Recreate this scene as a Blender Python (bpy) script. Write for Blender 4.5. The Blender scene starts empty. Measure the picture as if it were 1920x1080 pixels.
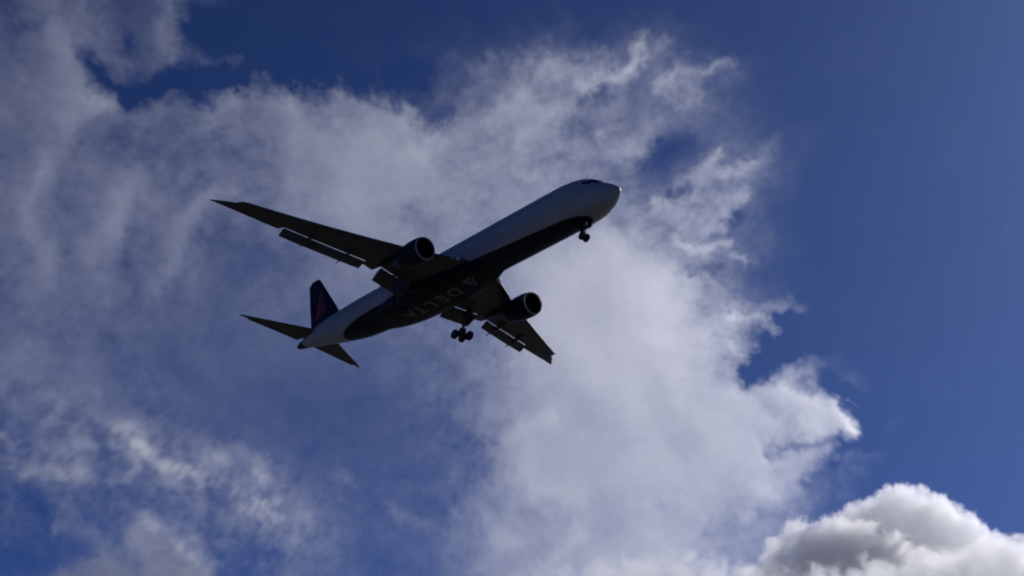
import bpy, bmesh, math, random
import numpy as np
from mathutils import Matrix, Vector

C = bpy.context.scene.collection
scene = bpy.context.scene

# ------------------------------------------------------------------ camera, world, sun, exposure
# Airliner axes: x forward, y to port, z up, origin 30 m behind the nose on the fuselage axis.
# World: the camera stands at the origin (eye height), +Y is its compass heading, +Z is up.
F_PX = 2800.57                                                     # focal length in pixels of a 1920 px wide picture
R_CAM = np.array([[0.6449165552965611, 0.7579441867255832, 0.09799615560271047],
                  [-0.3228785032307444, 0.38643219961047226, -0.8639558016791095],
                  [-0.6926991474337835, 0.5255385475038087, 0.49394040757112045]])   # camera right / down / forward in airliner axes
CAM_P = np.array([126.35314436582337, -85.50141096740626, -86.90136457060159])
PITCH, BANK = math.radians(2.5), math.radians(-5.0)
up = np.array([math.sin(PITCH), math.sin(BANK), math.cos(BANK)]); up /= np.linalg.norm(up)
fw = R_CAM[2]
yy = fw-up*(fw@up); yy /= np.linalg.norm(yy)
xx = np.cross(yy, up)
M3 = np.stack([xx, yy, up])                                        # airliner axes -> world axes
EYE = np.array([0, 0, 1.7])
RIGHT, DOWN, FWD = (M3@R_CAM[i] for i in range(3))
PLANE_LOC = EYE-M3@CAM_P

cam_data = bpy.data.cameras.new('camera'); cam = bpy.data.objects.new('camera', cam_data); C.objects.link(cam)
cam_data.sensor_fit = 'HORIZONTAL'; cam_data.sensor_width = 36.0; cam_data.lens = 36.0*F_PX/1920
cam_data.clip_start = 0.1; cam_data.clip_end = 60000
mw = Matrix.Identity(4)
for i in range(3):
    mw[i][0], mw[i][1], mw[i][2], mw[i][3] = RIGHT[i], -DOWN[i], -FWD[i], EYE[i]
cam.matrix_world = mw
scene.camera = cam

SUN_CAM = np.array([0.60, -0.20, 0.77])                            # towards the sun: right, down, forward of the camera
sd = SUN_CAM[0]*RIGHT+SUN_CAM[1]*DOWN+SUN_CAM[2]*FWD; sd /= np.linalg.norm(sd)
SUN_EL = math.asin(sd[2]); SUN_AZ = math.atan2(sd[0], sd[1])
print('sun elevation', math.degrees(SUN_EL), 'azimuth', math.degrees(SUN_AZ), 'plane at', PLANE_LOC)
world = bpy.data.worlds.new('World'); scene.world = world; world.use_nodes = True
wn = world.node_tree; wn.nodes.clear()
sky = wn.nodes.new('ShaderNodeTexSky'); sky.sky_type = 'NISHITA'; sky.sun_disc = False
sky.sun_elevation = SUN_EL; sky.sun_rotation = SUN_AZ
sky.altitude = 0; sky.air_density = 0.3; sky.dust_density = 0.55; sky.ozone_density = 10.0
bg = wn.nodes.new('ShaderNodeBackground'); bg.inputs['Strength'].default_value = 0.05
wo = wn.nodes.new('ShaderNodeOutputWorld')
tint = wn.nodes.new('ShaderNodeMix'); tint.data_type = 'RGBA'; tint.blend_type = 'MULTIPLY'; tint.inputs[0].default_value = 1.0
tint.inputs[7].default_value = (0.80, 0.98, 1.36, 1.0)             # the cool colour balance of the air that day
wn.links.new(sky.outputs[0], tint.inputs[6]); wn.links.new(tint.outputs[2], bg.inputs[0]); wn.links.new(bg.outputs[0], wo.inputs[0])

sun_data = bpy.data.lights.new('sun', 'SUN'); sun_data.energy = 2.8; sun_data.angle = math.radians(0.5); sun_data.color = (1.0, 0.97, 0.95)
sun = bpy.data.objects.new('sun', sun_data); C.objects.link(sun)
sun.rotation_euler = Vector(-sd).to_track_quat('-Z', 'Y').to_euler(); sun.location = (0, 0, 300)

scene.view_settings.view_transform = 'Standard'; scene.view_settings.look = 'None'
scene.view_settings.exposure = -0.08; scene.view_settings.gamma = 1.0; scene.view_settings.use_curve_mapping = False
cy = scene.cycles
cy.use_denoising = True; cy.volume_bounces = 24; cy.max_bounces = 28; cy.volume_step_rate = 2.0; cy.volume_max_steps = 512
cy.filter_width = 2.0


# ------------------------------------------------------------------ the ground the camera stands on, out to the horizon
gm = bpy.data.materials.new('grass_ground'); gm.use_nodes = True; gt = gm.node_tree; gb = gt.nodes['Principled BSDF']; gb.inputs['Roughness'].default_value = 0.95
gn = gt.nodes.new('ShaderNodeTexNoise'); gn.inputs['Scale'].default_value = 0.02; gn.inputs['Detail'].default_value = 8
gc = gt.nodes.new('ShaderNodeTexCoord'); gr = gt.nodes.new('ShaderNodeValToRGB')
gr.color_ramp.elements[0].position = .35; gr.color_ramp.elements[0].color = (.032, .034, .027, 1); gr.color_ramp.elements[1].position = .65; gr.color_ramp.elements[1].color = (.075, .072, .063, 1)
gt.links.new(gc.outputs['Object'], gn.inputs[0]); gt.links.new(gn.outputs[0], gr.inputs[0]); gt.links.new(gr.outputs[0], gb.inputs['Base Color'])
gme = bpy.data.meshes.new('ground')
gv = [(0, 0, 0)]+[(r*math.cos(t), r*math.sin(t), 0) for r in (200, 2000, 30000) for t in [2*math.pi*i/64 for i in range(64)]]
gf = [[0, 1+i, 1+(i+1) % 64] for i in range(64)]+[[1+k*64+i, 1+(k+1)*64+i, 1+(k+1)*64+(i+1) % 64, 1+k*64+(i+1) % 64] for k in (0, 1) for i in range(64)]
gme.from_pydata(gv, [], gf); gme.materials.append(gm)
ground = bpy.data.objects.new('ground', gme); C.objects.link(ground); ground['kind'] = 'structure'; ground['label'] = 'dry grass ground under the flight path'

# ------------------------------------------------------------------ layout of the thin clouds
DEPTH_GAIN = 1.0; CUM_DENSITY = 0.023
GRID = """
1.5 3 3 2 1.2 3.5 .5 0 0 0 0 0 0 0 0 0 0 0 0 0 0 0 0 0 0 0 0 0 0 0 0 0
3 4.5 4.8 4.5 2.2 3.4 .5 .3 0 0 0 0 0 .2 .4 .6 .8 .6 .4 .9 1.4 .3 0 0 0 0 0 0 0 0 0 0
4 5.5 3.8 .6 .3 .2 .3 .6 1.2 1 .8 .4 .2 1 1.6 2.8 4.2 3.4 3.8 3.4 2 2.6 1.2 .2 0 0 0 0 0 0 0 0
4 5 5.5 4 3.3 3.3 3.6 4.6 5.6 5 4.6 4 3.2 1.8 3 4.2 4.8 3.6 3 2.8 1.6 2.8 1.4 .3 0 0 0 0 0 0 0 0
4 4 3.5 3 2.6 2.6 2.6 3 4.8 6 6 6 6 4.8 4.2 4.8 5 4 3.6 3.4 1.3 .8 1.2 1.1 .6 0 0 0 0 0 0 0
4 4.5 4 4 3.6 3.4 3.4 3.5 4.2 5.6 6.2 6.5 6.5 6 5.2 5 5 4.2 4 3.6 1.8 1.8 2.8 2.6 .5 0 0 0 0 0 0 0
4.4 4 4 4.4 4 3.8 3.8 4 4.2 5.2 6.2 6.5 6.2 5.4 5 4.6 5 5.2 5 4.6 4.2 3.4 3.4 1.3 .4 0 0 0 0 0 0 0
4 4 4 3.8 3 2.7 3.2 3 3.2 3.8 5 6 6 5.4 4.4 5 6 7 7.4 7 6 4.6 3.4 1.6 .4 0 0 0 0 0 0 0
3.5 3.5 3.5 3.4 3 2.6 2.5 2.2 2.4 3.1 3.8 4.4 5 4.6 4.6 5 6.8 7.5 8 8 7.5 5.5 2.6 1 .2 0 0 0 0 0 0 0
3 3.2 3.4 3 2.5 2.1 2.1 2.1 2.6 3.2 3.6 3.4 3.4 3.4 3.8 5 7.5 8 8.1 8.3 8.3 7.2 4.2 1.4 .6 0 0 0 0 0 0 0
2.9 2.6 2.6 2.5 2.1 2 2 1.8 1.9 1.9 1.9 2 2 2.4 3.2 5 7.2 7.6 8 8.2 8.3 8.2 6.6 3 .5 0 0 0 0 0 0 0
2.5 2.5 2.5 2.1 1.8 1.7 1.7 1.7 1.6 1.6 1.5 1.4 1.5 2 3.2 5.4 7 7.5 7.8 8 8 7.8 5.4 .8 0 0 0 0 0 0 0 0
2.5 3 2.7 2.8 1.8 1.3 1.2 1.2 1 1 1 1 1.2 1.8 3.4 5.4 6.6 7 7.3 7.4 7.4 7.4 7 6.6 5.6 3 .2 0 0 0 0 0
3 3.4 2.9 3.3 2.8 1.4 1 .8 .8 .8 .8 .8 1 1.8 3 5 6.6 7.2 7.3 7.4 7.4 7.5 7.5 7.4 6.2 6 4.4 .2 0 0 0 0
3 3.4 3.4 2.5 3 3.4 2.6 2.6 2.2 1 .8 .8 1 1.8 3 5.4 7.2 7.4 7.2 7.4 7.4 7.8 7.8 7.4 4.8 4 .4 0 0 0 0 0
1.9 2 2.4 2.3 2 2 2.9 3.1 3.4 1.8 1.4 1.3 1.2 1.6 2.8 5.8 7.4 7.5 7.4 7.4 7.5 7.4 7 6.6 5 2 .2 0 0 0 0 0
1.9 1.8 1.9 2 3 1.6 1.4 2 2.8 2.8 1.4 1.1 1.5 1.8 4.2 6.2 6 6.4 6.6 7 7 6 5.2 5 3.6 1.4 .2 0 0 0 0 0
1.4 1.4 1.4 1.5 3.4 4 1.4 .9 1 1.3 1.4 1.3 1.3 1.8 3.8 6 6.8 7.2 7.4 7.6 7.6 6.4 5 4.6 3.6 1 .2 0 0 0 0 0
"""
# filaments and puffs: (points, half-width px, amount)
STROKES = [
 ([(1440,738),(1500,748),(1556,785),(1602,808)],13,.26),([(1500,800),(1600,812)],12,.2),
 ([(0,690),(150,760),(260,830),(420,880),(560,980)],58,.19),([(30,850),(180,880),(300,900)],45,.08),
 ([(60,560),(55,430),(85,300),(120,220)],20,.11),([(170,560),(200,440),(260,340)],22,.12),([(300,540),(325,450),(365,400),(430,360)],17,.15),([(260,480),(290,420),(330,380)],14,.08),
 ([(118,60),(112,130),(128,170),(160,190)],22,.16),([(100,20),(105,40)],16,.12),
 ([(322,0),(320,40),(330,95)],16,.12),([(310,60),(305,95)],20,.06),
 ([(378,112),(405,122),(430,112),(452,128)],9,.16),
 ([(395,225),(420,205),(450,190)],14,.14),([(370,235),(400,240)],10,.08),
 ([(150,182),(180,198),(215,200)],10,.10),([(210,205),(270,215),(340,225)],14,.08),
 ([(505,170),(540,190),(570,225)],20,.10),([(628,180),(660,198),(720,216),(775,245)],13,.16),
 ([(600,270),(700,280),(760,270)],30,.06),([(790,290),(850,255),(930,225),(985,195)],18,.13),
 ([(880,170),(900,140),(930,110),(975,110)],14,.08),
 ([(980,120),(1010,140),(1070,150)],18,.10),
 ([(1090,170),(1130,155),(1180,140),(1200,125),(1203,95)],10,.30),([(1225,115),(1250,88)],9,.10),
 ([(1205,90),(1210,70)],10,.12),
 ([(1240,170),(1275,140),(1330,138),(1360,120)],10,.14),([(1250,150),(1265,180),(1310,178)],12,.13),
 ([(1060,185),(1020,215),(985,245),(975,270)],14,.13),([(1110,200),(1060,240),(1050,265)],12,.09),
 ([(1080,270),(1150,275),(1190,250),(1240,215)],14,.12),
 ([(965,320),(1010,330)],9,.10),
 ([(1270,340),(1310,320),(1340,300)],10,.22),([(1360,325),(1385,322),(1400,305)],10,.24),
 ([(1330,430),(1360,400),(1385,370)],14,.22),([(1240,385),(1290,395)],16,.14),
 ([(1275,445),(1300,463),(1330,463),(1370,450)],7,.26),([(1375,480),(1400,482)],6,.26),
 ([(1290,520),(1330,520),(1350,540)],8,.14),([(1240,500),(1290,530)],14,.08),
 ([(1420,300),(1450,270)],12,.08),([(1330,330),(1290,370),(1230,380)],12,.12),
 ([(1360,600),(1400,612),(1420,600),(1450,622),(1458,618)],8,.30),([(1390,580),(1450,575),(1500,585)],10,.12),
 ([(1370,655),(1390,675),(1400,672)],9,.24),([(1430,600),(1480,560)],10,.08),
 ([(1560,770),(1590,800),(1605,808)],8,.38),([(1595,775),(1605,790)],5,.2),([(1380,735),(1460,745),(1530,785)],14,.16),
 ([(1440,860),(1500,840),(1560,830)],12,.16),([(1420,920),(1500,880)],14,.14),
 ([(860,960),(880,950),(915,990),(960,1010)],18,.16),([(950,830),(1000,800),(1035,790)],12,.12),
 ([(965,870),(1000,920),(1070,930)],22,.10),([(1010,1060),(1060,1020),(1080,1000)],14,.14),
 ([(640,890),(660,905)],12,.10),([(735,960),(765,980),(800,985)],10,.14),
 ([(388,845),(420,855),(450,845),(475,870),(490,905)],11,.2),([(440,930),(500,960),(560,965),(585,975)],17,.18),
 ([(460,880),(480,900)],16,.10),([(490,865),(500,880)],8,.12),
 ([(180,770),(240,800),(260,830),(330,865),(370,905)],14,.2),([(60,890),(110,890),(180,893)],12,.2),
 ([(0,800),(20,830),(30,860)],9,.22),([(110,910),(100,960),(90,1000)],9,.09),([(100,760),(120,790)],14,.08),
 ([(160,1000),(190,990),(200,1010)],7,.10),
 ([(255,990),(275,970),(300,990),(320,1030),(355,1040),(385,1055)],14,.22),([(270,1010),(290,1060),(330,1075)],26,.2),([(340,1030),(370,1075)],16,.18),
 ([(310,500),(330,450),(360,410),(400,370)],16,.10),([(215,430),(230,380),(270,330)],20,.09),([(50,400),(60,340),(70,290)],12,.09),
 ([(170,470),(190,420)],16,.06),
]
HOLES = [
 ([(300,770),(420,815),(560,900)],18,.10),([(390,1000),(420,1070)],14,.1),([(60,920),(75,990)],16,.1),([(130,930),(180,980)],12,.06),([(0,1060),(150,1070)],26,.06),
 ([(1550,725),(1630,785)],15,.3),([(1575,838),(1640,822)],12,.35),
 ([(430,480),(540,520)],38,.12),([(240,500),(250,430)],18,.06),([(120,480),(140,400)],16,.05),([(250,700),(450,720),(650,760)],50,.05),
 ([(360,40),(470,100),(560,150)],26,.2),([(390,150),(470,152)],16,.22),([(560,130),(700,170),(790,150)],22,.14),([(150,120),(170,150)],14,.2),([(300,150),(300,175)],14,.2),
 ([(165,115),(180,145),(215,165),(250,180)],13,.36),([(250,185),(330,165),(400,165),(440,160)],20,.34),([(245,90),(252,70)],10,.22),
 ([(195,120),(240,130)],16,.22),([(380,200),(355,190)],14,.18),
 ([(588,215),(580,190)],9,.12),([(780,205),(790,230),(850,215)],16,.20),([(690,185),(760,195)],12,.15),
 ([(880,150),(860,170)],12,.10),
 ([(1060,235),(1090,215),(1130,180)],14,.2),([(1210,300),(1240,270),(1270,245)],30,.12),([(1180,335),(1150,320)],14,.08),
 ([(1290,345),(1260,350),(1250,365)],9,.22),([(1310,450),(1340,440),(1390,410)],8,.14),([(1280,490),(1300,500),(1350,500)],9,.16),
 ([(1370,640),(1340,635)],6,.10),([(1395,690),(1402,730)],14,.40),([(1480,640),(1450,690),(1440,725)],30,.5),([(1440,610),(1480,600)],12,.15),
 ([(1445,848),(1500,828),(1570,822)],10,.5),([(1520,890),(1560,860)],16,.25),([(1330,1010),(1380,990),(1440,960)],14,.16),
 ([(990,960),(1060,975)],18,.16),([(1120,1010),(1140,1000)],20,.10),([(40,920),(60,970)],18,.12),([(300,900),(340,920)],20,.10),
 ([(180,240),(230,250)],18,.08),([(760,400),(800,425)],18,.20),
 ([(870,800),(900,830),(850,790)],18,.12),([(410,130),(430,160)],14,.10),([(420,880),(450,900)],8,.10),
 ([(200,830),(215,860)],12,.06),([(0,1050),(100,1060)],40,.08),([(1180,420),(1150,395)],12,.08),
]
# fibre direction (degrees, 0 = right, 90 = up) at image points
FLOW = [(100,100,60),(330,60,85),(200,260,20),(100,450,80),(330,450,60),(420,220,15),(560,200,-45),(700,230,-25),(700,350,20),
 (850,270,40),(950,220,45),(1100,180,35),(1250,170,40),(1080,300,20),(1320,330,45),(1380,400,55),(1300,470,-15),(1260,560,-40),
 (1400,600,-5),(1200,640,10),(1100,500,40),(1150,720,60),(1450,770,-20),(1480,860,25),(1000,850,60),(1000,1000,-40),(1300,950,30),
 (450,900,-35),(550,970,-15),(250,820,-40),(100,950,80),(300,1030,-50),(600,700,20),(200,640,60)]
X0, Y0, X1, Y1 = -240, -150, 2160, 1230

def blur(a, s):
    r = max(1, int(3*s)); k = np.exp(-.5*(np.arange(-r, r+1)/s)**2); k /= k.sum()
    for ax in (0, 1):
        p = np.pad(a, [(r, r) if i == ax else (0, 0) for i in (0, 1)], mode='edge')
        a = sum(w*np.take(p, np.arange(i, i+a.shape[ax]), axis=ax) for i, w in enumerate(k))
    return a
def bil(a, x, y):
    h, w = a.shape; x = np.clip(x, 0, w-1.001); y = np.clip(y, 0, h-1.001)
    i = x.astype(int); j = y.astype(int); u = x-i; v = y-j
    return (a[j, i]*(1-u)+a[j, i+1]*u)*(1-v)+(a[j+1, i]*(1-u)+a[j+1, i+1]*u)*v
def spectral(shape, beta, lo, rng):
    "noise of unit variance, power falling as k^-beta above the wave number lo (cycles over the longest side)"
    n = max(shape); k2 = 0
    for i, s in enumerate(shape):
        f = np.fft.rfftfreq(s) if i == len(shape)-1 else np.fft.fftfreq(s)
        sh = [1]*len(shape); sh[i] = len(f); k2 = k2+(f.reshape(sh)*n)**2
    F = np.fft.rfftn(rng.standard_normal(shape))*(k2+lo*lo)**(-beta/4)
    a = np.fft.irfftn(F, s=shape, axes=tuple(range(len(shape)))); a -= a.mean()
    return a/a.std()
def stroke(X, Y, pts, w):
    d2 = np.full(X.shape, 1e9)
    for (ax, ay), (bx, by) in zip(pts, pts[1:]):
        vx, vy = bx-ax, by-ay
        t = np.clip(((X-ax)*vx+(Y-ay)*vy)/(vx*vx+vy*vy+1e-9), 0, 1)
        d2 = np.minimum(d2, (X-ax-t*vx)**2+(Y-ay-t*vy)**2)
    return np.exp(-d2/(1.6*w*w))
def cloud_alpha(W, H, seed=3):
    rng = np.random.default_rng(seed)
    s = (X1-X0)/(W-1)
    X, Y = np.meshgrid(X0+np.arange(W)*s, Y0+np.arange(H)*(Y1-Y0)/(H-1))
    g = np.array([[float(t) for t in l.split()] for l in GRID.strip().splitlines()])/9
    col = np.linspace(0, 1, g.shape[1])[None]; row = np.linspace(0, 1, g.shape[0])[:, None]
    veil = .16*np.exp(-((col-.2)/.26)**2)*np.clip((row-.3)*3, 0, 1)
    g = .98*g**(1.1+.2*np.clip(col*2-.3, 0, 1)+.3*np.clip(row*4-2.2, 0, 1)*np.clip(2-3*col, 0, 1)); g = g+veil*(1-g)
    fine = np.repeat(np.repeat(np.pad(g, 4, mode='edge'), 12, 0), 12, 1)
    fine = blur(fine, 5.0)                       # 5 px per sample
    # a fbm-warped look-up of the coarse layout, then of the strokes
    n1, n2 = (spectral((H, W), 3.4, 9, rng) for _ in (0, 1))
    n3, n4 = (spectral((H, W), 2.8, 26, rng) for _ in (0, 1))
    wx = X+13*n1+5*n3; wy = Y+13*n2+5*n4
    a = bil(fine, (wx+240)/5-.5, (wy+240)/5-.5)
    # fibres: white noise smeared along the flow
    th = np.zeros_like(X); cx = cy = ww = 0
    for fx, fy, d in FLOW:
        w = np.exp(-((X-fx)**2+(Y-fy)**2)/(2*130.**2))+1e-6
        d = np.radians(2*d); cx = cx+w*np.cos(d); cy = cy+w*np.sin(d); ww = ww+w
    th = .5*np.arctan2(cy, cx)+.35*n1
    dx, dy = np.cos(th), -np.sin(th)
    JJ, II = np.mgrid[0:H, 0:W].astype(float)
    fib = np.zeros((H, W)); tot = 0
    src = spectral((H, W), 1.5, 48, rng)
    for sg in (1, -1):
        px, py = II.copy(), JJ.copy()
        for k in range(30):
            w = np.exp(-(k/15)**2); fib += w*bil(src, px, py); tot += w
            ux, uy = bil(dx, px, py), bil(dy, px, py); px = px+sg*ux*1.5; py = py+sg*uy*1.5
    fib -= fib.mean(); fib /= fib.std()
    sx, sy = X+5*n1+4*n3, Y+5*n2+4*n4
    st = np.zeros_like(X); ho = np.zeros_like(X)
    for p, w, v in STROKES: st = np.maximum(st, 0)+v*stroke(sx, sy, p, w)*1.0
    for p, w, v in HOLES: ho += v*stroke(sx, sy, p, w)*.8
    a = a+st-ho
    low = np.clip((Y-660)/140, 0, 1)*np.clip((720-X)/180, 0, 1)      # ragged fractus in the lower left
    rag = spectral((H, W), 3.3, 22, rng)+.4*spectral((H, W), 2.8, 50, rng)
    a = a*(1+.25*low*np.clip(rag, -1.5, 1.8)*np.clip((Y-X*.55-560)/120, 0, 1))
    big = spectral((H, W), 3.0, 14, rng); mid = spectral((H, W), 3.1, 36, rng)
    edge = np.exp(-((a-.35)/.28)**2)
    n = .27*blur(fib, .6)*(1-.9*low)+.24*mid+.48*big
    n = n*(1-.72*np.exp(-((X-500)/270)**2-((Y-690)/180)**2))           # the smooth veil under the tail
    a = a+n*(.016+.066*edge)*np.clip(a*4+.1, 0, 1)
    return np.clip(a, 0, .97), n1, big

# ------------------------------------------------------------------ volume clouds
def cloud_material(name, density, g, color):
    m = bpy.data.materials.new(name); m.use_nodes = True; t = m.node_tree; t.nodes.clear()
    v = t.nodes.new('ShaderNodeVolumePrincipled'); o = t.nodes.new('ShaderNodeOutputMaterial')
    v.inputs['Color'].default_value = (*color, 1); v.inputs['Density'].default_value = density
    v.inputs['Anisotropy'].default_value = g
    t.links.new(v.outputs[0], o.inputs['Volume'])
    return m
def volume_tree(name, mn, mx, res, mat, layered, holder):
    """Geometry nodes: a Volume Cube whose density is read from the attributes of a cloud of points.
    layered: one point per (x, y) column with its optical depth, middle and half thickness; else one point per voxel."""
    t = bpy.data.node_groups.new(name, 'GeometryNodeTree')
    t.interface.new_socket('Geometry', in_out='INPUT', socket_type='NodeSocketGeometry')
    t.interface.new_socket('Geometry', in_out='OUTPUT', socket_type='NodeSocketGeometry')
    N = t.nodes.new; L = t.links.new
    gi, go = N('GeometryNodeObjectInfo'), N('NodeGroupOutput'); gi.inputs['Object'].default_value = holder
    vc = N('GeometryNodeVolumeCube')
    vc.inputs['Min'].default_value = mn; vc.inputs['Max'].default_value = mx
    for k, r in zip('XYZ', res): vc.inputs['Resolution '+k].default_value = r
    pos, sep = N('GeometryNodeInputPosition'), N('ShaderNodeSeparateXYZ'); L(pos.outputs[0], sep.inputs[0])
    def mth(op, a, b=None, c=None):
        n = N('ShaderNodeMath'); n.operation = op
        for i, v in enumerate((a, b, c)):
            if v is None: continue
            if isinstance(v, (int, float)): n.inputs[i].default_value = v
            else: L(v, n.inputs[i])
        return n.outputs[0]
    def cell(k):
        st = (mx[k]-mn[k])/(res[k]-1)
        return mth('ROUND', mth('DIVIDE', mth('SUBTRACT', sep.outputs[k], mn[k]), st))
    ix, iy = cell(0), cell(1)
    idx = mth('MULTIPLY_ADD', iy, float(res[0]), ix)
    if not layered: idx = mth('MULTIPLY_ADD', cell(2), float(res[0]*res[1]), idx)
    def attr(nm):
        na = N('GeometryNodeInputNamedAttribute'); na.data_type = 'FLOAT'; na.inputs[0].default_value = nm
        si = N('GeometryNodeSampleIndex'); si.data_type = 'FLOAT'; si.domain = 'POINT'
        L(gi.outputs['Geometry'], si.inputs['Geometry']); L(na.outputs[0], si.inputs['Value'])
        f = N('FunctionNodeFloatToInt'); L(idx, f.inputs[0]); L(f.outputs[0], si.inputs['Index'])
        return si.outputs[0]
    if layered:
        th = attr('half')
        q = mth('DIVIDE', mth('SUBTRACT', sep.outputs[2], attr('middle')), th)
        e = mth('POWER', math.e, mth('MULTIPLY', mth('MULTIPLY', q, q), -1.0))
        d = mth('DIVIDE', mth('MULTIPLY', attr('depth'), e), mth('MULTIPLY', th, math.sqrt(math.pi)/1000))   # per km, so that thin air is not clipped
    else:
        d = attr('dens')
    L(d, vc.inputs['Density'])
    sm = N('GeometryNodeSetMaterial'); sm.inputs['Material'].default_value = mat
    L(vc.outputs[0], sm.inputs['Geometry']); L(sm.outputs[0], go.inputs[0])
    return t
def volume_object(name, attrs, mn, mx, res, mat, layered, dist, u=960, v=540):
    n = len(next(iter(attrs.values())))
    me = bpy.data.meshes.new(name); me.vertices.add(n)
    for k, a in attrs.items():
        me.attributes.new(k, 'FLOAT', 'POINT').data.foreach_set('value', np.ascontiguousarray(a, dtype=np.float32))
    holder = bpy.data.objects.new('density_points', me)             # data only, never linked to the scene
    vd = bpy.data.volumes.new(name); vd.materials.append(mat); vd.render.clipping = 0.0
    o = bpy.data.objects.new(name, vd); C.objects.link(o)
    mod = o.modifiers.new('volume', 'NODES'); mod.node_group = volume_tree(name, mn, mx, res, mat, layered, holder)
    m = Matrix.Identity(4); p = EYE+dist*(FWD+RIGHT*(u-960)/F_PX+DOWN*(v-540)/F_PX)
    for i in range(3): m[i][0], m[i][1], m[i][2], m[i][3] = RIGHT[i], -DOWN[i], -FWD[i], p[i]
    o.matrix_world = m
    return o

# the wispy bank: 5 km off, about 4 km wide, a layer some tens of metres thick
BANK_D = 5000.0; MPP = BANK_D/F_PX
W, H, ZL = 768, 442, 26
alpha, soft, billow = cloud_alpha(W, H)
depth = DEPTH_GAIN*-np.log(1-alpha)
half = 14+24*blur(alpha, 3)+4*soft; half = np.clip(half, 11, 48)
middle = np.clip(22*blur(soft, 6), -55, 55)
flip = lambda a: np.ascontiguousarray(a[::-1]).ravel()           # rows upwards
mn = ((X0-960)*MPP, -(Y1-540)*MPP, -110.0); mx = ((X1-960)*MPP, -(Y0-540)*MPP, 110.0)
wisp_mat = cloud_material('thin_cloud', 0.001, 0.77, (1, 1, 1))
bank = volume_object('wispy_cloud', {'depth': flip(depth), 'middle': flip(middle), 'half': flip(half)}, mn, mx, (W, H, ZL), wisp_mat, True, BANK_D)
bank['label'] = 'thin torn grey white cloud bank filling the sky behind the airliner'; bank['category'] = 'cloud'

# heaped clouds: puffs on puffs, in picture units (u, v, radius, depth towards the camera) at their distance
prng = np.random.default_rng(11)
def cumulus(name, dist, groups, box, zr, vx, seed, edge, gain, puffy, g, label):
    U0, U1, V0, V1 = box; ZA, ZB = zr; CP = dist/F_PX
    nx, ny, nz = int((U1-U0)/vx), int((V1-V0)/vx), int((ZB-ZA)/(vx*1.5))
    zs = ZA+(np.arange(nz)+.5)*(ZB-ZA)/nz; vs = V1-(np.arange(ny)+.5)*vx; us = U0+(np.arange(nx)+.5)*vx
    rng = np.random.default_rng(seed)
    field = np.full((nz, ny, nx), -60.0, dtype=np.float32)      # signed distance, positive inside
    def add_puff(u, v, r, z):
        R = r+8
        i0, i1 = np.searchsorted(us, u-R), np.searchsorted(us, u+R)
        j0, j1 = ny-np.searchsorted(vs[::-1], v+R), ny-np.searchsorted(vs[::-1], v-R)
        k0, k1 = np.searchsorted(zs, z-R), np.searchsorted(zs, z+R)
        if i1 <= i0 or j1 <= j0 or k1 <= k0: return
        d = r-np.sqrt((us[None, None, i0:i1]-u)**2+(vs[None, j0:j1, None]-v)**2+(zs[k0:k1, None, None]-z)**2)
        sub = field[k0:k1, j0:j1, i0:i1]; np.maximum(sub, d, out=sub)
    def grow(p, n, lo, hi, more):
        for _ in range(n):
            d = rng.standard_normal(3); d /= np.linalg.norm(d)
            if d[1] > .55: d[1] *= -1
            r = p[2]*rng.uniform(lo, hi)
            q = (p[0]+d[0]*(p[2]-r*.35), p[1]+d[1]*(p[2]-r*.35), r, p[3]+d[2]*(p[2]-r*.35))
            add_puff(*q)
            if more and r > 6: grow(q, 16, .25, .45, more-1)
    for p in groups:
        add_puff(p[0], p[1], p[2]*.95, p[3]); grow(p, int(26+p[2]*.7), .10, .27, 1)
    n3 = spectral((nz, ny, nx), 3.6, 16, rng).astype(np.float32); n4 = spectral((nz, ny, nx), 3.0, 50, rng).astype(np.float32)
    dens = np.clip((field+puffy*(2*n3+n4)+.5)/edge, 0, 1)
    dens *= np.clip((zs[:, None, None]-ZA)/20, 0, 1)*np.clip((ZB-zs[:, None, None])/20, 0, 1)
    dens *= np.clip((us[None, None, :]-U0)/60, 0, 1)
    mat = cloud_material(name, gain, g, (1, 1, 1)); uc, vc = (U0+U1)/2, (V0+V1)/2
    lo = ((us[0]-uc)*CP, -(vs[0]-vc)*CP, zs[0]*CP); hi = ((us[-1]-uc)*CP, -(vs[-1]-vc)*CP, zs[-1]*CP)
    o = volume_object(name, {'dens': dens.ravel()}, lo, hi, (nx, ny, nz), mat, False, dist, uc, vc)
    o['label'] = label; o['category'] = 'cloud'
    return o
DOME = [(1738,1030,92,-140),(1668,1040,76,-130),(1812,1048,74,-130),(1864,1078,70,-120),(1612,1072,62,-120),(1652,1000,38,-120),(1792,984,36,-115),(1704,968,36,-125),(1925,1112,70,-120),(1560,1124,66,-90),(1660,1120,70,-100),(1470,1114,50,-60),(1843,1010,30,-115)]
RIDGE = [(1520,1030,56,80),(1578,1018,50,95),(1636,1026,44,105),(1482,990,30,70),(1450,1028,32,70),(1545,984,30,75),(1686,1046,38,100),(1738,1062,36,100),(1612,986,26,85),(1466,1008,26,80),(1652,1002,22,95),(1562,1000,34,85),(1500,1000,32,75),(1590,988,24,80),(1436,1056,28,70),(1418,1080,34,70),(1396,1100,36,70)]
cumulus('cumulus_cloud', 3800.0, DOME+RIDGE, (1320, 2040, 890, 1170), (-260, 200), 2.1, 5, 2.4, CUM_DENSITY, 1.35, 0.66, 'large heaped white cumulus cloud with sharp billowing edges at the lower right')
FRONT = [(1450,1108,44,0),(1540,1122,56,0),(1640,1114,62,0),(1740,1106,72,0),(1830,1088,68,0),(1900,1096,82,0),(1400,1090,36,0),(1340,1092,44,0),(1270,1090,48,0),(1200,1086,46,0),(1130,1094,46,0),(1060,1106,44,0),(990,1116,40,0),(1790,1072,44,10),(1990,1100,70,0)]
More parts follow.
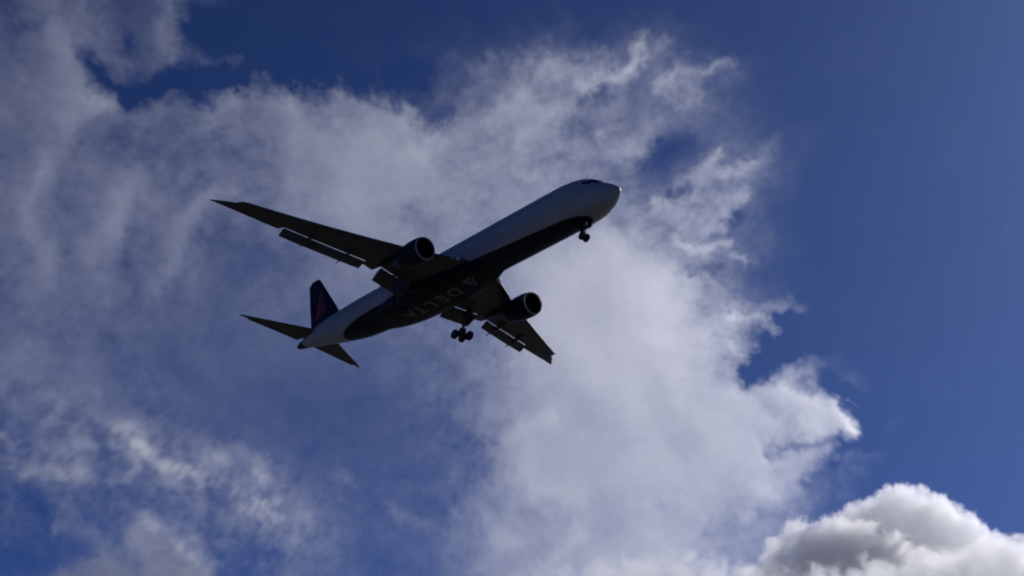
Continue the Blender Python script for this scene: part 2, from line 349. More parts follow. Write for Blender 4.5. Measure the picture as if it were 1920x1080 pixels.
cumulus('cumulus_cloud', 2900.0, FRONT, (900, 2060, 1000, 1170), (-100, 100), 3.0, 6, 16.0, .02, 3.0, 0.6, 'low bright white cloud edge along the bottom, in front of the cumulus')
PUFF = [(276,1000,22,0),(300,1022,32,8),(338,1046,28,0),(366,1060,22,-6),(305,1080,58,0),(252,1032,26,5),(200,1086,58,10),(130,1110,56,10),(352,1078,34,0),(180,1010,12,0),(196,1018,14,0)]
cumulus('cumulus_cloud', 3500.0, PUFF, (40, 460, 950, 1170), (-80, 80), 2.3, 8, 14.0, .014, 1.8, 0.7, 'small soft ragged cloud puff at the lower left, under the tail of the airliner')

# ------------------------------------------------------------------ airliner
# local coordinates of the parts: a = metres aft of the nose, s = metres to starboard, z = up; P() turns them into airliner axes
def P(a, s, z): return (30.0-a, -s, z)

def principled(name, col, rough, metal=0.0, coat=0.0, dirt=0.0, dirt_scale=0.6, spec=0.5):
    m = bpy.data.materials.new(name); m.use_nodes = True; t = m.node_tree
    b = t.nodes['Principled BSDF']
    b.inputs['Base Color'].default_value = (*col, 1); b.inputs['Roughness'].default_value = rough
    b.inputs['Metallic'].default_value = metal; b.inputs['Specular IOR Level'].default_value = spec; b.inputs['Coat Weight'].default_value = coat
    if dirt:
        tc = t.nodes.new('ShaderNodeTexCoord'); mp = t.nodes.new('ShaderNodeMapping')
        mp.inputs['Scale'].default_value = (0.15, 1, 1)             # streaked along the airflow
        nz = t.nodes.new('ShaderNodeTexNoise'); nz.inputs['Scale'].default_value = dirt_scale; nz.inputs['Detail'].default_value = 6
        rp = t.nodes.new('ShaderNodeMapRange'); rp.inputs['From Min'].default_value = .35; rp.inputs['From Max'].default_value = .7
        rp.inputs['To Min'].default_value = 1.0-dirt; rp.inputs['To Max'].default_value = 1.0
        mx = t.nodes.new('ShaderNodeMix'); mx.data_type = 'RGBA'; mx.blend_type = 'MULTIPLY'; mx.inputs[0].default_value = 1
        mx.inputs[6].default_value = (*col, 1)
        t.links.new(tc.outputs['Object'], mp.inputs[0]); t.links.new(mp.outputs[0], nz.inputs[0]); t.links.new(nz.outputs[0], rp.inputs[0])
        t.links.new(rp.outputs[0], mx.inputs[7]); t.links.new(mx.outputs[2], b.inputs['Base Color'])
        r2 = t.nodes.new('ShaderNodeMapRange'); r2.inputs['To Min'].default_value = rough*.8; r2.inputs['To Max'].default_value = min(1, rough*1.35)
        t.links.new(nz.outputs[0], r2.inputs[0]); t.links.new(r2.outputs[0], b.inputs['Roughness'])
    return m
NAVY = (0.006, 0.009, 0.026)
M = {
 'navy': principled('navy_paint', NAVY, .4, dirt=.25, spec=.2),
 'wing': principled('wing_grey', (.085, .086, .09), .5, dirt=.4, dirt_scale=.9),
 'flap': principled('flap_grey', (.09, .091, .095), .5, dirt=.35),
 'metal': principled('bare_metal', (.55, .56, .58), .38, .6, dirt=.2),
 'lip': principled('inlet_lip_metal', (.38, .39, .40), .45, .2),
 'steel': principled('gear_steel', (.14, .14, .14), .5, .3, dirt=.3, dirt_scale=3),
 'tyre': principled('tyre_rubber', (.012, .012, .012), .8),
 'dark': principled('dark_cavity', (.015, .015, .017), .6),
 'glass': principled('windshield_glass', (.006, .007, .012), .3, spec=.3),
 'letter': principled('lettering_paint', (.16, .16, .18), .65),
 'red': principled('emblem_red', (.5, .02, .04), .4),
 'darkred': principled('emblem_dark_red', (.22, .012, .025), .4),
 'lens': principled('lamp_lens', (.75, .75, .75), .15),
 'fan': principled('fan_blade', (.05, .05, .055), .35, .8),
}
def fuselage_paint():
    "white body, navy belly below a line that rises towards the wing, small dark cabin windows"
    m = principled('fuselage_paint', (.56, .56, .56), .5, dirt=.25, dirt_scale=.5, spec=.25); t = m.node_tree; b = t.nodes['Principled BSDF']
    N, L = t.nodes.new, t.links.new
    def mth(op, a, c=None):
        n = N('ShaderNodeMath'); n.operation = op
        for i, v in enumerate((a, c)):
            if v is None: continue
            if isinstance(v, (int, float)): n.inputs[i].default_value = v
            else: L(v, n.inputs[i])
        return n.outputs[0]
    tc, sp = N('ShaderNodeTexCoord'), N('ShaderNodeSeparateXYZ'); L(tc.outputs['Object'], sp.inputs[0])
    a = mth('SUBTRACT', 30.0, sp.outputs[0]); z = sp.outputs[2]
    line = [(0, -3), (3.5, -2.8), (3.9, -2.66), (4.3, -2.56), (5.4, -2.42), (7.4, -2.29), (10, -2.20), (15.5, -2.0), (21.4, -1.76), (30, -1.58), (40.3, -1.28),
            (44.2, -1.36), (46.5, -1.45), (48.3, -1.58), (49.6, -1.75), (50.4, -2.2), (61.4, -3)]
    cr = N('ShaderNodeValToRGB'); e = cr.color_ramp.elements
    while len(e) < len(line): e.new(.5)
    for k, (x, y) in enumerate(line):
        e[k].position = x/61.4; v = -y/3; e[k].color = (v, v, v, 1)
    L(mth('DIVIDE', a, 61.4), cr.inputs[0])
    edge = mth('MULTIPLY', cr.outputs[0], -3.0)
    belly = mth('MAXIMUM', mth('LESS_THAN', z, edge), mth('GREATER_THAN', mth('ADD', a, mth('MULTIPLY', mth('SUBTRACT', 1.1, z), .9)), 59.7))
    # cabin windows: a row of small rounded panes
    fr = mth('ABSOLUTE', mth('SUBTRACT', mth('FRACT', mth('DIVIDE', a, .56)), .5))
    win = mth('MULTIPLY', mth('LESS_THAN', fr, .23), mth('LESS_THAN', mth('ABSOLUTE', mth('SUBTRACT', z, .62)), .13))
    win = mth('MULTIPLY', win, mth('MULTIPLY', mth('GREATER_THAN', a, 7.5), mth('LESS_THAN', a, 49.0)))
    src = b.inputs['Base Color'].links[0].from_socket
    m1 = N('ShaderNodeMix'); m1.data_type = 'RGBA'; L(win, m1.inputs[0]); L(src, m1.inputs[6]); m1.inputs[7].default_value = (.14, .145, .155, 1)
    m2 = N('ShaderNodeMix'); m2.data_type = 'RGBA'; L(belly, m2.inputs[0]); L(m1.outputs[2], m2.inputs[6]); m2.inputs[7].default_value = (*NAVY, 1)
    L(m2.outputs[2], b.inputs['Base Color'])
    return m
M['body'] = fuselage_paint()

class MB:
    def __init__(self): self.v = []; self.f = []; self.mi = []; self.cur = 0
    def add(self, vs, fs):
        n = len(self.v); self.v += [P(*p) for p in vs]
        for f in fs: self.f.append([i+n for i in f]); self.mi.append(self.cur)
    def loft(self, rings, closed=True, caps=True, flip=False):
        n = len(rings[0]); vs = [p for r in rings for p in r]; fs = []
        for k in range(len(rings)-1):
            for i in range(n if closed else n-1):
                j = (i+1) % n; fs.append([k*n+i, k*n+j, (k+1)*n+j, (k+1)*n+i])
        if caps: fs += [list(range(n))[::-1], [(len(rings)-1)*n+i for i in range(n)]]
        if flip: fs = [f[::-1] for f in fs]
        self.add(vs, fs)
    def tube(self, p, q, r0, r1=None, n=12):
        p, q = Vector(p), Vector(q); d = (q-p).normalized(); u = d.orthogonal().normalized(); w = d.cross(u); r1 = r0 if r1 is None else r1
        self.loft([[tuple(c+r*(u*math.cos(t)+w*math.sin(t))) for t in [2*math.pi*i/n for i in range(n)]] for c, r in ((p, r0), (q, r1))])
    def box(self, c, h, rot=None):
        vs = []
        for x in (-1, 1):
            for y in (-1, 1):
                for z in (-1, 1):
                    o = Vector((x*h[0], y*h[1], z*h[2]))
                    if rot: o = rot@o
                    vs.append(tuple(Vector(c)+o))
        self.add(vs, [[0, 1, 3, 2], [4, 6, 7, 5], [0, 4, 5, 1], [2, 3, 7, 6], [0, 2, 6, 4], [1, 5, 7, 3]])
    def lathe(self, c, axis, prof, n=40, caps=True):
        "profile of (distance along the axis, radius)"
        c, ax = Vector(c), Vector(axis).normalized(); u = ax.orthogonal().normalized(); w = ax.cross(u)
        self.loft([[tuple(c+ax*d+r*(u*math.cos(t)+w*math.sin(t))) for t in [2*math.pi*i/n for i in range(n)]] for d, r in prof], caps=caps)
    def build(self, name, mats, parent, smooth=35):
        me = bpy.data.meshes.new(name); me.from_pydata(self.v, [], self.f)
        for m in (mats if isinstance(mats, (list, tuple)) else [mats]): me.materials.append(m)
        bm = bmesh.new(); bm.from_mesh(me)
        bm.faces.ensure_lookup_table()
        for f, i in zip(bm.faces, self.mi): f.material_index = i
        bmesh.ops.remove_doubles(bm, verts=bm.verts, dist=1e-5)
        bmesh.ops.recalc_face_normals(bm, faces=bm.faces)
        for f in bm.faces: f.smooth = True
        for e in bm.edges:
            if len(e.link_faces) == 2 and e.calc_face_angle(0) > math.radians(smooth): e.smooth = False
        bm.to_mesh(me); bm.free(); me.update()
        o = bpy.data.objects.new(name, me); C.objects.link(o); o.parent = parent
        return o

def pchip(xs, ys, x):
    xs, ys = np.array(xs, float), np.array(ys, float); h = np.diff(xs); d = np.diff(ys)/h
    m = np.zeros_like(ys); m[0], m[-1] = d[0], d[-1]
    for i in range(1, len(xs)-1):
        if d[i-1]*d[i] > 0:
            w1, w2 = 2*h[i]+h[i-1], h[i]+2*h[i-1]; m[i] = (w1+w2)/(w1/d[i-1]+w2/d[i])
    x = np.clip(x, xs[0], xs[-1]); k = np.clip(np.searchsorted(xs, x)-1, 0, len(h)-1); t = (x-xs[k])/h[k]
    return ys[k]*(1+2*t)*(1-t)**2+h[k]*m[k]*t*(1-t)**2+ys[k+1]*t*t*(3-2*t)+h[k]*m[k+1]*t*t*(t-1)

jet = bpy.data.objects.new('airliner', None); C.objects.link(jet)
pm = Matrix.Identity(4)
for i in range(3):
    for j in range(3): pm[i][j] = M3[i][j]
    pm[i][3] = PLANE_LOC[i]
jet.matrix_world = pm
jet['label'] = 'white and navy twin engine airliner flying overhead with landing gear and flaps down'; jet['category'] = 'airplane'

# fuselage -----------------------------------------------------------
FS = [  # aft, half width, top, bottom, level of greatest width
 (0.0, .02, -.76, -.80, -.78), (.12, .30, -.48, -1.07, -.78), (.4, .59, -.22, -1.40, -.77), (1.0, 1.04, .18, -1.86, -.71), (1.8, 1.46, .68, -2.20, -.6), (2.6, 1.79, 1.21, -2.41, -.47),
 (3.5, 2.10, 1.75, -2.58, -.35), (4.6, 2.30, 2.20, -2.65, -.2), (6.0, 2.44, 2.52, -2.69, -.08), (8.0, 2.51, 2.68, -2.705, 0), (10, 2.515, 2.70, -2.705, 0), (40, 2.515, 2.70, -2.705, 0),
 (42.5, 2.51, 2.70, -2.66, 0.02), (45, 2.45, 2.70, -2.46, .1), (48, 2.27, 2.69, -1.98, .3), (51, 1.99, 2.66, -1.36, .55), (54, 1.62, 2.56, -.68, .8), (57, 1.15, 2.34, .0, 1.05),
 (59.3, .72, 1.96, .46, 1.15), (60.6, .45, 1.62, .68, 1.15), (61.2, .26, 1.36, .86, 1.12), (61.4, .16, 1.26, .98, 1.12)]
FA = np.array(FS).T
def fus(a):
    return [float(pchip(FA[0], FA[k], a)) for k in (1, 2, 3, 4)]
def fus_pt(a, t, off=0.0):
    hw, tp, bt, zc = fus(a); c, s = math.cos(t), math.sin(t)
    hh = (tp-zc) if s >= 0 else (zc-bt)
    n = Vector((c/max(hw, .05), s/max(hh, .05))).normalized()
    return (a, hw*c+n.x*off, zc+hh*s+n.y*off)
def fus_bottom(a, s):
    hw, tp, bt, zc = fus(a); return zc-(zc-bt)*math.sqrt(max(0, 1-(s/hw)**2))
mb = MB()
st = np.concatenate([[0, .03, .08, .16, .26], np.linspace(.4, 9, 34), np.linspace(9.6, 40, 30), np.linspace(40.7, 60.6, 44), [60.9, 61.2, 61.33, 61.4]])
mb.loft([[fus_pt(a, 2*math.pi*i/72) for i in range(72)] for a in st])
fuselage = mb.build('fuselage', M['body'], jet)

# cockpit windows: a band of panes following the nose
mb = MB()
for sd_ in (1, -1):
    for a0, a1, t0, t1 in ((1.75, 2.85, 60, 87), (1.95, 3.2, 30, 58), (2.7, 3.75, 19, 31)):
        g = []
        for i in range(5):
            for j in range(5):
                a = a0+(a1-a0)*i/4+(.25*(j/4) if t0 > 30 else .1*j/4); t = math.radians(t0+(t1-t0)*j/4)
                g.append((a, t if sd_ > 0 else math.pi-t))
        vs = [fus_pt(a, t, .012) for a, t in g]+[fus_pt(a, t, -.03) for a, t in g]
        fs = [[i*5+j, i*5+j+1, (i+1)*5+j+1, (i+1)*5+j] for i in range(4) for j in range(4)]
        bd = [0, 1, 2, 3, 4, 9, 14, 19, 24, 23, 22, 21, 20, 15, 10, 5]
        fs += [[bd[k], bd[(k+1) % 16], bd[(k+1) % 16]+25, bd[k]+25] for k in range(16)]+[[f[3]+25, f[2]+25, f[1]+25, f[0]+25] for f in fs[:16]]
        mb.add(vs, fs)
mb.build('cockpit_window', M['glass'], fuselage)
# tail cone outlet
mb = MB(); mb.lathe((61.38, 0, 1.12), (1, 0, 0), [(0, .155), (.06, .15), (.06, .11), (-.1, .1)], 20); mb.build('exhaust_outlet', M['dark'], fuselage)

# wing to body fairing ---------------------------------------------------
FAIR = [(19.2, 1.1, -2.70, .12), (21, 1.75, -2.82, .3), (23.5, 2.45, -2.98, .6), (26, 2.78, -3.09, .9), (30, 2.92, -3.16, 1.2), (34, 2.9, -3.14, 1.15), (36.5, 2.72, -3.04, 1.0), (39, 2.3, -2.86, .7), (41.5, 1.5, -2.62, .3)]
fa = np.array(FAIR).T
def fair(a): return [float(pchip(fa[0], fa[k], a)) for k in (1, 2, 3)]
def fair_ring(a, n=40):
    hw, bt, up_ = fair(a); r = []; top = bt+up_+.5
    for i in range(n+1):
        t = math.pi+math.pi*i/n; c, s = math.cos(t), math.sin(t)
        r.append((a, hw*math.copysign(abs(c)**.62, c), top+(bt-top)*abs(s)**.62))
    return r+[(a, hw*.9, top+.3), (a, -hw*.9, top+.3)]
def belly_z(a, s):
    if 19.2 < a < 41.5:
        hw, bt, up_ = fair(a); top = bt+up_+.5
        if abs(s) < hw*.98:
            sn = (1-(abs(s)/hw)**(2/.62*1.0))**.5 if abs(s) < hw else 0
            return min(fus_bottom(a, s), top+(bt-top)*sn**.62)
    return fus_bottom(a, s)
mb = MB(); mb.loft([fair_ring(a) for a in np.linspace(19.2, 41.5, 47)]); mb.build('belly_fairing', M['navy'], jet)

# lettering and emblem under the belly, read from nose to tail with its top to port
CAP = 1.55
def belly_patch(bm_, pts_fn, name):
    mb = MB(); vs = [v.co.copy() for v in bm_.verts]
    lo = []
    for v in vs:
        a, s = pts_fn(v.x, v.y); lo.append((a, s, belly_z(a, s)-.012-.012*(v.z > 0)))
    mb.add(lo, [[v.index for v in f.verts] for f in bm_.faces])
    return mb.build(name, M['letter'], jet)
def text_bm(ch):
    cu = bpy.data.curves.new('glyph', 'FONT'); cu.body = ch; cu.size = 1.0; cu.extrude = .01; cu.offset = .035
    ob = bpy.data.objects.new('glyph', cu); C.objects.link(ob)
    me = bpy.data.meshes.new_from_object(ob.evaluated_get(bpy.context.evaluated_depsgraph_get()))
    b = bmesh.new(); b.from_mesh(me); bpy.data.objects.remove(ob); bpy.data.curves.remove(cu); bpy.data.meshes.remove(me)
    bmesh.ops.triangulate(b, faces=b.faces); bmesh.ops.subdivide_edges(b, edges=b.edges, cuts=1); b.verts.ensure_lookup_table(); b.verts.index_update()
    return b
for ch, am in (('D', 27.1), ('E', 29.4), ('L', 31.5), ('T', 33.5), ('A', 35.4)):
    b = text_bm(ch); xs_ = [v.co.x for v in b.verts]; ys_ = [v.co.y for v in b.verts]; cx_ = (min(xs_)+max(xs_))/2; h_ = max(ys_)
    o = belly_patch(b, lambda x, y: (am+(x-cx_)*CAP*1.25/h_, .75-y*CAP/h_), 'belly_letter'); b.free()
b = bmesh.new()
for (p0, p1, p2) in (((-1.05, 0), (0, .55), (0, 1.9)), ((0, 1.9), (0, .55), (1.05, 0)), ((-1.0, -.12), (1.0, -.12), (0, .42))):
    t_ = [b.verts.new((x, y, .01)) for x, y in (p0, p1, p2)]; q_ = [b.verts.new((x, y, -.01)) for x, y in (p0, p1, p2)]
    b.faces.new(t_); b.faces.new(q_[::-1])
    for i in range(3): b.faces.new([t_[i], q_[i], q_[(i+1) % 3], t_[(i+1) % 3]])
b.verts.ensure_lookup_table(); b.verts.index_update()
belly_patch(b, lambda x, y: (23.9+x, .85-y*.95), 'belly_emblem'); b.free()

# wings -------------------------------------------------------------------
SLAT = lambda s: 20.75+.687*s-.4*min(1, max(0, (s-8)/14))
def wing_z(s): s = abs(s); return -1.62+max(0, s-2.5)*math.tan(math.radians(6))+.0028*max(0, s-2.5)**2
def airfoil(n=14, t=.12, cut=1.0):
    "closed loop of (x, z) per unit chord from the trailing edge over the top to the nose and back below; cut shortens the tail"
    def th(x): return 5*t*(.2969*math.sqrt(x)-.126*x-.3516*x*x+.2843*x**3-.1015*x**4)
    xs_ = [cut*.5*(1+math.cos(math.pi*i/n)) for i in range(n+1)]
    up_ = [(x, th(x)*1.0+.012*math.sin(math.pi*x)) for x in xs_]; lo = [(x, -th(x)*.85+.018*x*x*0) for x in xs_[::-1]]
    return up_+lo[1:]
def section(s, le, te, t, sgn, zoff=0, tw=0):
    c = te-le
    return [(le+x*c, sgn*s, wing_z(s)+zoff+z*c-math.tan(tw)*(x-.3)*c) for x, z in airfoil(14, t)]
def le_wing(s): return SLAT(s)+.32
def te_fix(s): return 32.15 if s < 7.6 else 32.15+(s-7.6)*.385
def te_clean(s): return 40.3-(25.95-s)*.42
def make_wing(sgn):
    mb = MB(); secs = []
    for s in (0, 2.4, 5, 7.3, 7.5, 8.9, 9.1, 12, 15, 18.3, 18.6, 21, 23.7):
        te = te_fix(s) if s <= 18.3 else te_clean(s)
        if 7.4 < s < 9.0: te = 33.6
        secs.append(section(s, le_wing(s), te, .128-.0018*s, sgn))
    for s, le, te in ((23.95, 37.75, 39.44), (24.9, 38.8, 39.9), (25.7, 39.8, 40.28), (26.12, 40.36, 40.5)): secs.append(section(s, le, te, .075, sgn))
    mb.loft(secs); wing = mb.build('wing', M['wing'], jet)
    # slats: thin bowed plates ahead of the leading edge, in lengths
    for s0, s1 in ((3.6, 6.6), (9.2, 13.9), (14.0, 18.7), (18.8, 23.5)):
        mb = MB(); rings = []
        for k in range(7):
            s = s0+(s1-s0)*k/6; L_ = SLAT(s); zc = wing_z(s)-.16; c = .95-.016*s
            r = [(L_+c, .30*c), (L_+.55*c, .30*c), (L_+.2*c, .2*c), (L_+.02*c, .02*c), (L_, -.08*c), (L_+.08*c, -.2*c), (L_+.2*c, -.22*c), (L_+.16*c, -.08*c), (L_+.32*c, .12*c), (L_+.62*c, .24*c)]
            rings.append([(a, sgn*s, zc+z) for a, z in r])
        mb.loft(rings); mb.build('slat', M['wing'], wing)
    # flaps
    def flap(s0, s1, gap, drop, chord, ang):
        mb = MB(); rings = []
        for k in range(7):
            s = s0+(s1-s0)*k/6; a0 = te_fix(s)+gap; z0 = wing_z(s)-drop; c = chord
            rr = []
            for x, z in airfoil(10, .16):
                rr.append((a0+c*(x*math.cos(ang)+z*math.sin(ang)), sgn*s, z0+c*(z*math.cos(ang)-x*math.sin(ang))))
            rings.append(rr)
        mb.loft(rings); return mb.build('flap', M['flap'], wing)
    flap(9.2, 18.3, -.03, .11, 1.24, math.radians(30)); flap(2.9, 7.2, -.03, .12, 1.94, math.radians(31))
    # flap track fairings: pointed canoes under the wing, their tails drooped with the flap
    for s, l0, l1 in ((5.5, 2.2, 2.5), (11.3, 2.3, 1.95), (15.6, 2.0, 1.75)):
        t = te_fix(s); zb = wing_z(s)
        pr = [(t-l0, zb-.12, .02), (t-l0*.7, zb-.30, .17), (t-l0*.3, zb-.34, .19), (t, zb-.38, .19), (t+l1*.35, zb-.46, .15), (t+l1*.7, zb-.58, .09), (t+l1, zb-.72, .02)]
        mb = MB(); mb.loft([[(a, sgn*s+r*.8*math.cos(q), z+r*1.25*math.sin(q)) for q in [2*math.pi*i/12 for i in range(12)]] for a, z, r in pr]); mb.build('flap_track_fairing', M['wing'], wing)
    # landing lamps let into the wing root
    mb = MB(); mb.lathe((SLAT(3.1)+.05, sgn*3.05, wing_z(3)-.02), (-1, 0, -.1), [(-.1, .24), (.02, .24), (.08, .15), (.1, .02)], 16); mb.lathe((SLAT(3.1)+.45, sgn*3.5, wing_z(3.5)-.1), (-1, 0, -.1), [(-.1, .16), (.02, .16), (.08, .1), (.1, .02)], 16)
    mb.build('landing_lamp', M['lens'], wing)
    return wing
def make_engine(sgn):
    s0, z0, a0 = sgn*7.92, -2.74, 22.35
    ax = (1, 0, .03)
    mb = MB()
    mb.lathe((a0, s0, z0), ax, [(.16, 1.36), (.5, 1.43), (1.2, 1.47), (2.2, 1.45), (3.2, 1.33), (4.0, 1.16), (4.05, 1.10), (3.9, 1.06), (2.5, 1.1), (1.35, 1.17), (.7, 1.18), (.16, 1.20)], 56, caps=False)
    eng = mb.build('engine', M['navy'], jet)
    mb = MB(); mb.lathe((a0, s0, z0), ax, [(.16, 1.363), (.06, 1.335), (.0, 1.285), (.03, 1.235), (.16, 1.197)], 56, caps=False); mb.build('inlet_lip', M['lip'], eng)
    mb = MB(); mb.lathe((a0, s0, z0), ax, [(1.45, 1.165), (1.5, 1.165), (1.5, .3)], 48, caps=False)
    for k in range(28):
        t = 2*math.pi*k/28; dt = .11
        vs = [(a0+1.15, s0+.36*math.cos(t), z0+.36*math.sin(t)), (a0+1.4, s0+.36*math.cos(t+dt*1.6), z0+.36*math.sin(t+dt*1.6)), (a0+1.42, s0+1.15*math.cos(t+dt*2.2), z0+.04+1.15*math.sin(t+dt*2.2)), (a0+1.2, s0+1.15*math.cos(t+dt), z0+.04+1.15*math.sin(t+dt))]
        mb.add(vs, [[0, 1, 2, 3]])
    mb.build('fan', M['fan'], eng)
    mb = MB(); mb.lathe((a0, s0, z0+.02), ax, [(.75, .01), (.85, .12), (1.05, .26), (1.3, .37), (1.5, .4)], 24); mb.build('spinner', M['fan'], eng)
    mb = MB(); mb.lathe((a0, s0, z0+.02), ax, [(2.6, .9), (3.9, .9), (4.6, .76), (5.4, .58), (5.45, .5), (5.0, .45), (5.6, .36), (6.2, .04)], 36); mb.build('exhaust_cone', M['steel'], eng)
    mb = MB(); zt = wing_z(7.92)
    mb.loft([[(a, s0+w_*c, z) for (w_, c, z) in ((h, -1, zlo), (h, 1, zlo), (h*.8, 1, zhi), (h*.8, -1, zhi))] for a, h, zlo, zhi in ((a0+.9, .04, z0+1.3, z0+1.5), (a0+1.8, .2, z0+1.2, zt-.32), (a0+3.6, .24, z0+.95, zt-.05), (a0+5.6, .22, z0+.85, zt+.0), (a0+7.6, .16, zt-.75, zt-.1), (a0+9.2, .04, zt-.5, zt-.3))])
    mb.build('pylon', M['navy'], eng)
for sgn in (1, -1):
    make_wing(sgn); make_engine(sgn)

# tail ----------------------------------------------------------------------
def hz(s): return 1.12+abs(s)*math.tan(math.radians(4.6))
for sgn in (1, -1):
    mb = MB(); mb.loft([[(le+x*(te-le), sgn*s, hz(s)+z*(te-le)) for x, z in airfoil(12, .095)] for s, le, te in ((.3, 54.5, 58.5), (2, 55.7, 58.8), (5, 57.75, 59.65), (8.75, 60.2, 60.85), (9.35, 60.7, 61.05), (9.5, 60.95, 61.15))])
    stab = mb.build('horizontal_stabilizer', M['wing'], jet)
    mb = MB(); mb.loft([[(te-.06+c*x, sgn*s, hz(s)+z) for x, z in ((0, .045), (1, .006), (1, -.006), (0, -.045))] for s, te, c in ((1.2, 58.65, 1.15), (5, 59.67, .8), (8.3, 60.68, .42))]); mb.build('elevator', M['wing'], stab)
def fin_le(z): return 51.5+(z-2.6)*.92
def fin_te(z): return 57.95+(z-2.6)*.39
mb = MB(); zz = [1.9, 2.6, 4, 6, 8, 10, 10.6, 10.8]
def fin_ring(z):
    le, te = fin_le(z)+(.0 if z < 10.5 else (z-10.5)*.6), fin_te(z)
    return [(le+x*(te-le), w*(te-le), z) for x, w in [(x, q*.5*.95) for x, q in airfoil_sym]]
def sym(n=12, t=.19):
    th = lambda x: 5*t*(.2969*math.sqrt(x)-.126*x-.3516*x*x+.2843*x**3-.1015*x**4)
    xs_ = [.5*(1+math.cos(math.pi*i/n)) for i in range(n+1)]
    return [(x, th(x)) for x in xs_]+[(x, -th(x)) for x in xs_[::-1][1:]]
airfoil_sym = sym()
mb.loft([fin_ring(z) for z in zz]); fin = mb.build('vertical_fin', M['navy'], jet)
mb = MB(); mb.loft([[(fin_te(z)-.06+c*x, w, z) for x, w in ((0, .05), (1, .008), (1, -.008), (0, -.05))] for z, c in ((3.0, .75), (6, .68), (10.4, .5))]); mb.build('rudder', M['navy'], fin)
# red emblem panels, one on each side of the fin
def fin_half(a, z):
    le, te = fin_le(z), fin_te(z); x = min(1, max(0, (a-le)/(te-le))); t = .19
    return .5*.95*(te-le)*5*t*(.2969*math.sqrt(x)-.126*x-.3516*x*x+.2843*x**3-.1015*x**4)
for sgn in (1, -1):
    mb = MB()
    for k, tri in enumerate((((57.9, 9.2), (56.7, 4.2), (58.0, 3.9)), ((57.75, 9.1), (55.2, 4.3), (56.6, 4.25)))):
        mb.cur = k; n = 6; idx = {}; vs = []
        for i in range(n+1):
            for j in range(n+1-i):
                u_, v_ = i/n, j/n; a = tri[0][0]*(1-u_-v_)+tri[1][0]*u_+tri[2][0]*v_; z = tri[0][1]*(1-u_-v_)+tri[1][1]*u_+tri[2][1]*v_
                idx[i, j] = len(vs); vs.append((a, sgn*(fin_half(a, z)+.012), z))
        fs = []
        for i in range(n):
            for j in range(n-i):
                fs.append([idx[i, j], idx[i+1, j], idx[i, j+1]])
                if i+j < n-1: fs.append([idx[i+1, j], idx[i+1, j+1], idx[i, j+1]])
        m_ = len(vs); vs += [(a, s-sgn*.02, z) for a, s, z in vs]
        fs += [[q+m_ for q in f[::-1]] for f in fs]
        mb.add(vs, fs)
    mb.build('tail_emblem', [M['red'], M['darkred']], fin)

# landing gear -----------------------------------------------------------------
def wheel(parent, c, r, w):
    mb = MB(); mb.lathe(c, (0, 1, 0), [(-w*.30, r*.55), (-w*.42, r*.6), (-w*.5, r*.78), (-w*.42, r*.94), (-w*.2, r), (w*.2, r), (w*.42, r*.94), (w*.5, r*.78), (w*.42, r*.6), (w*.30, r*.55)], 28, caps=False)
    mb.cur = 1; mb.lathe(c, (0, 1, 0), [(-w*.30, .03), (-w*.34, r*.25), (-w*.26, r*.4), (-w*.32, r*.56), (w*.32, r*.56), (w*.26, r*.4), (w*.34, r*.25), (w*.30, .03)], 24)
    return mb.build('wheel', [M['tyre'], M['steel']], parent)
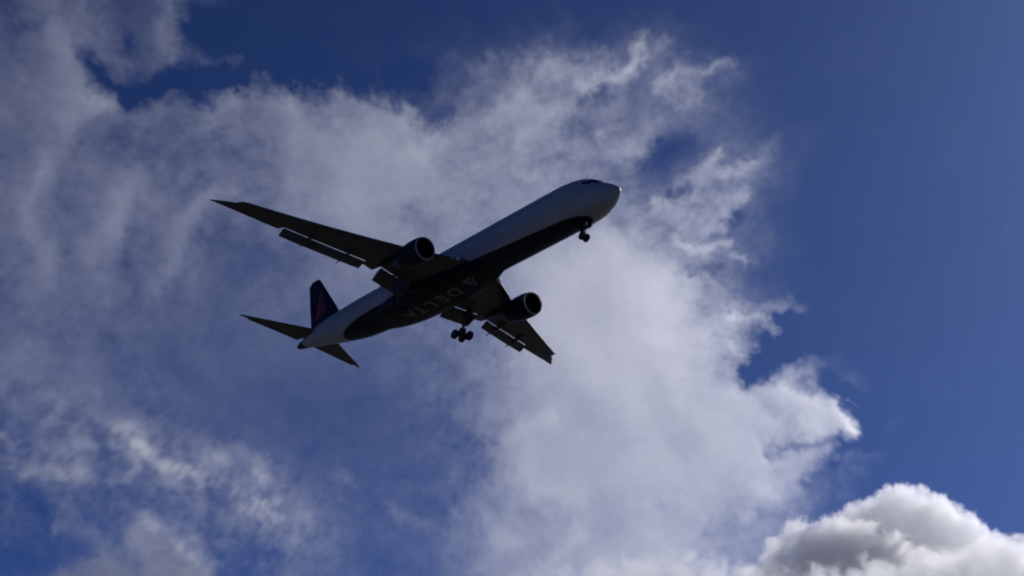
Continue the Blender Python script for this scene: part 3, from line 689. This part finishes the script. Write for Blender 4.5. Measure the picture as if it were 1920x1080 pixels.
# nose gear
mb = MB(); A, Z = 5.0, -4.62
mb.tube((A+.05, 0, -2.4), (A, 0, -3.7), .13, .12); mb.tube((A, 0, -3.7), (A, 0, Z), .085); mb.tube((A-.05, -.42, Z), (A-.05, .42, Z), .06)
mb.tube((A+.02, 0, -3.5), (A+1.2, 0, -2.5), .06); mb.tube((A-.12, 0, -3.75), (A-.25, 0, -4.1), .05); mb.tube((A-.25, 0, -4.1), (A-.05, 0, -4.4), .05)
mb.box((A-.16, .2, -3.25), (.06, .12, .1)); mb.box((A-.16, -.2, -3.25), (.06, .12, .1))
gear = mb.build('nose_gear', M['steel'], jet)
for s in (-.3, .3): wheel(gear, (A-.05, s, Z), .47, .34)
mb = MB(); mb.lathe((A-.2, 0, -3.02), (-1, 0, -.15), [(-.1, .1), (.0, .17), (.04, .16), (.08, .02)], 16); mb.build('taxi_lamp', M['lens'], gear)
for sg in (-1, 1):
    mb = MB(); mb.loft([[(a, sg*(.52+.0*k), zt_) for zt_ in (-2.52,)]+[(a, sg*.62, -3.2), (a, sg*.60, -3.24), (a, sg*.5, -2.54)] for k, a in enumerate((4.6, 5.4, 6.4))])
    mb.build('gear_door', M['navy'], gear)
# main gear
for sgn in (1, -1):
    s0 = sgn*4.65; A = 31.1; Z = -5.35; mb = MB()
    mb.tube((A-.15, s0+sgn*.25, wing_z(4.7)-.15), (A-.03, s0+sgn*.03, -4.1), .2, .18); mb.tube((A-.03, s0+sgn*.03, -4.1), (A, s0, Z+.05), .12)
    mb.tube((A, s0+sgn*.02, -3.7), (A-.4, s0-sgn*2.1, -2.7), .09); mb.tube((A, s0, -3.9), (A-2.0, s0+sgn*.1, -1.7), .08); mb.tube((A+.16, s0, -4.2), (A+.45, s0, -4.7), .06); mb.tube((A+.45, s0, -4.7), (A+.1, s0, -5.2), .06)
    gear = mb.build('main_gear', M['steel'], jet)
    mb = MB(); tl = .12
    mb.tube((A-.8, s0, Z-tl), (A+.8, s0, Z+tl), .13)
    for d in (-.71, .71): mb.tube((A+d, s0-.62, Z+tl*d/.8), (A+d, s0+.62, Z+tl*d/.8), .07)
    mb.build('bogie_beam', M['steel'], gear)
    for d in (-.71, .71):
        for e in (-.57, .57): wheel(gear, (A+d, s0+e, Z+tl*d/.8), .585, .43)
    mb = MB(); mb.loft([[(a, s0+sgn*.5, -2.0), (a, s0+sgn*.54, -2.0), (a, s0+sgn*.50, zb), (a, s0+sgn*.46, zb)] for a, zb in ((A-.9, -3.5), (A-.2, -3.95), (A+.7, -3.9), (A+1.0, -3.5))]); mb.build('gear_door', M['wing'], gear)
    mb = MB(); mb.loft([[(a, sgn*.55, -3.0), (a, sgn*.6, -3.0), (a, sgn*.75, zb), (a, sgn*.7, zb)] for a, zb in ((A-1.3, -3.3), (A-1.2, -4.5), (A+1.2, -4.5), (A+1.3, -3.3))])
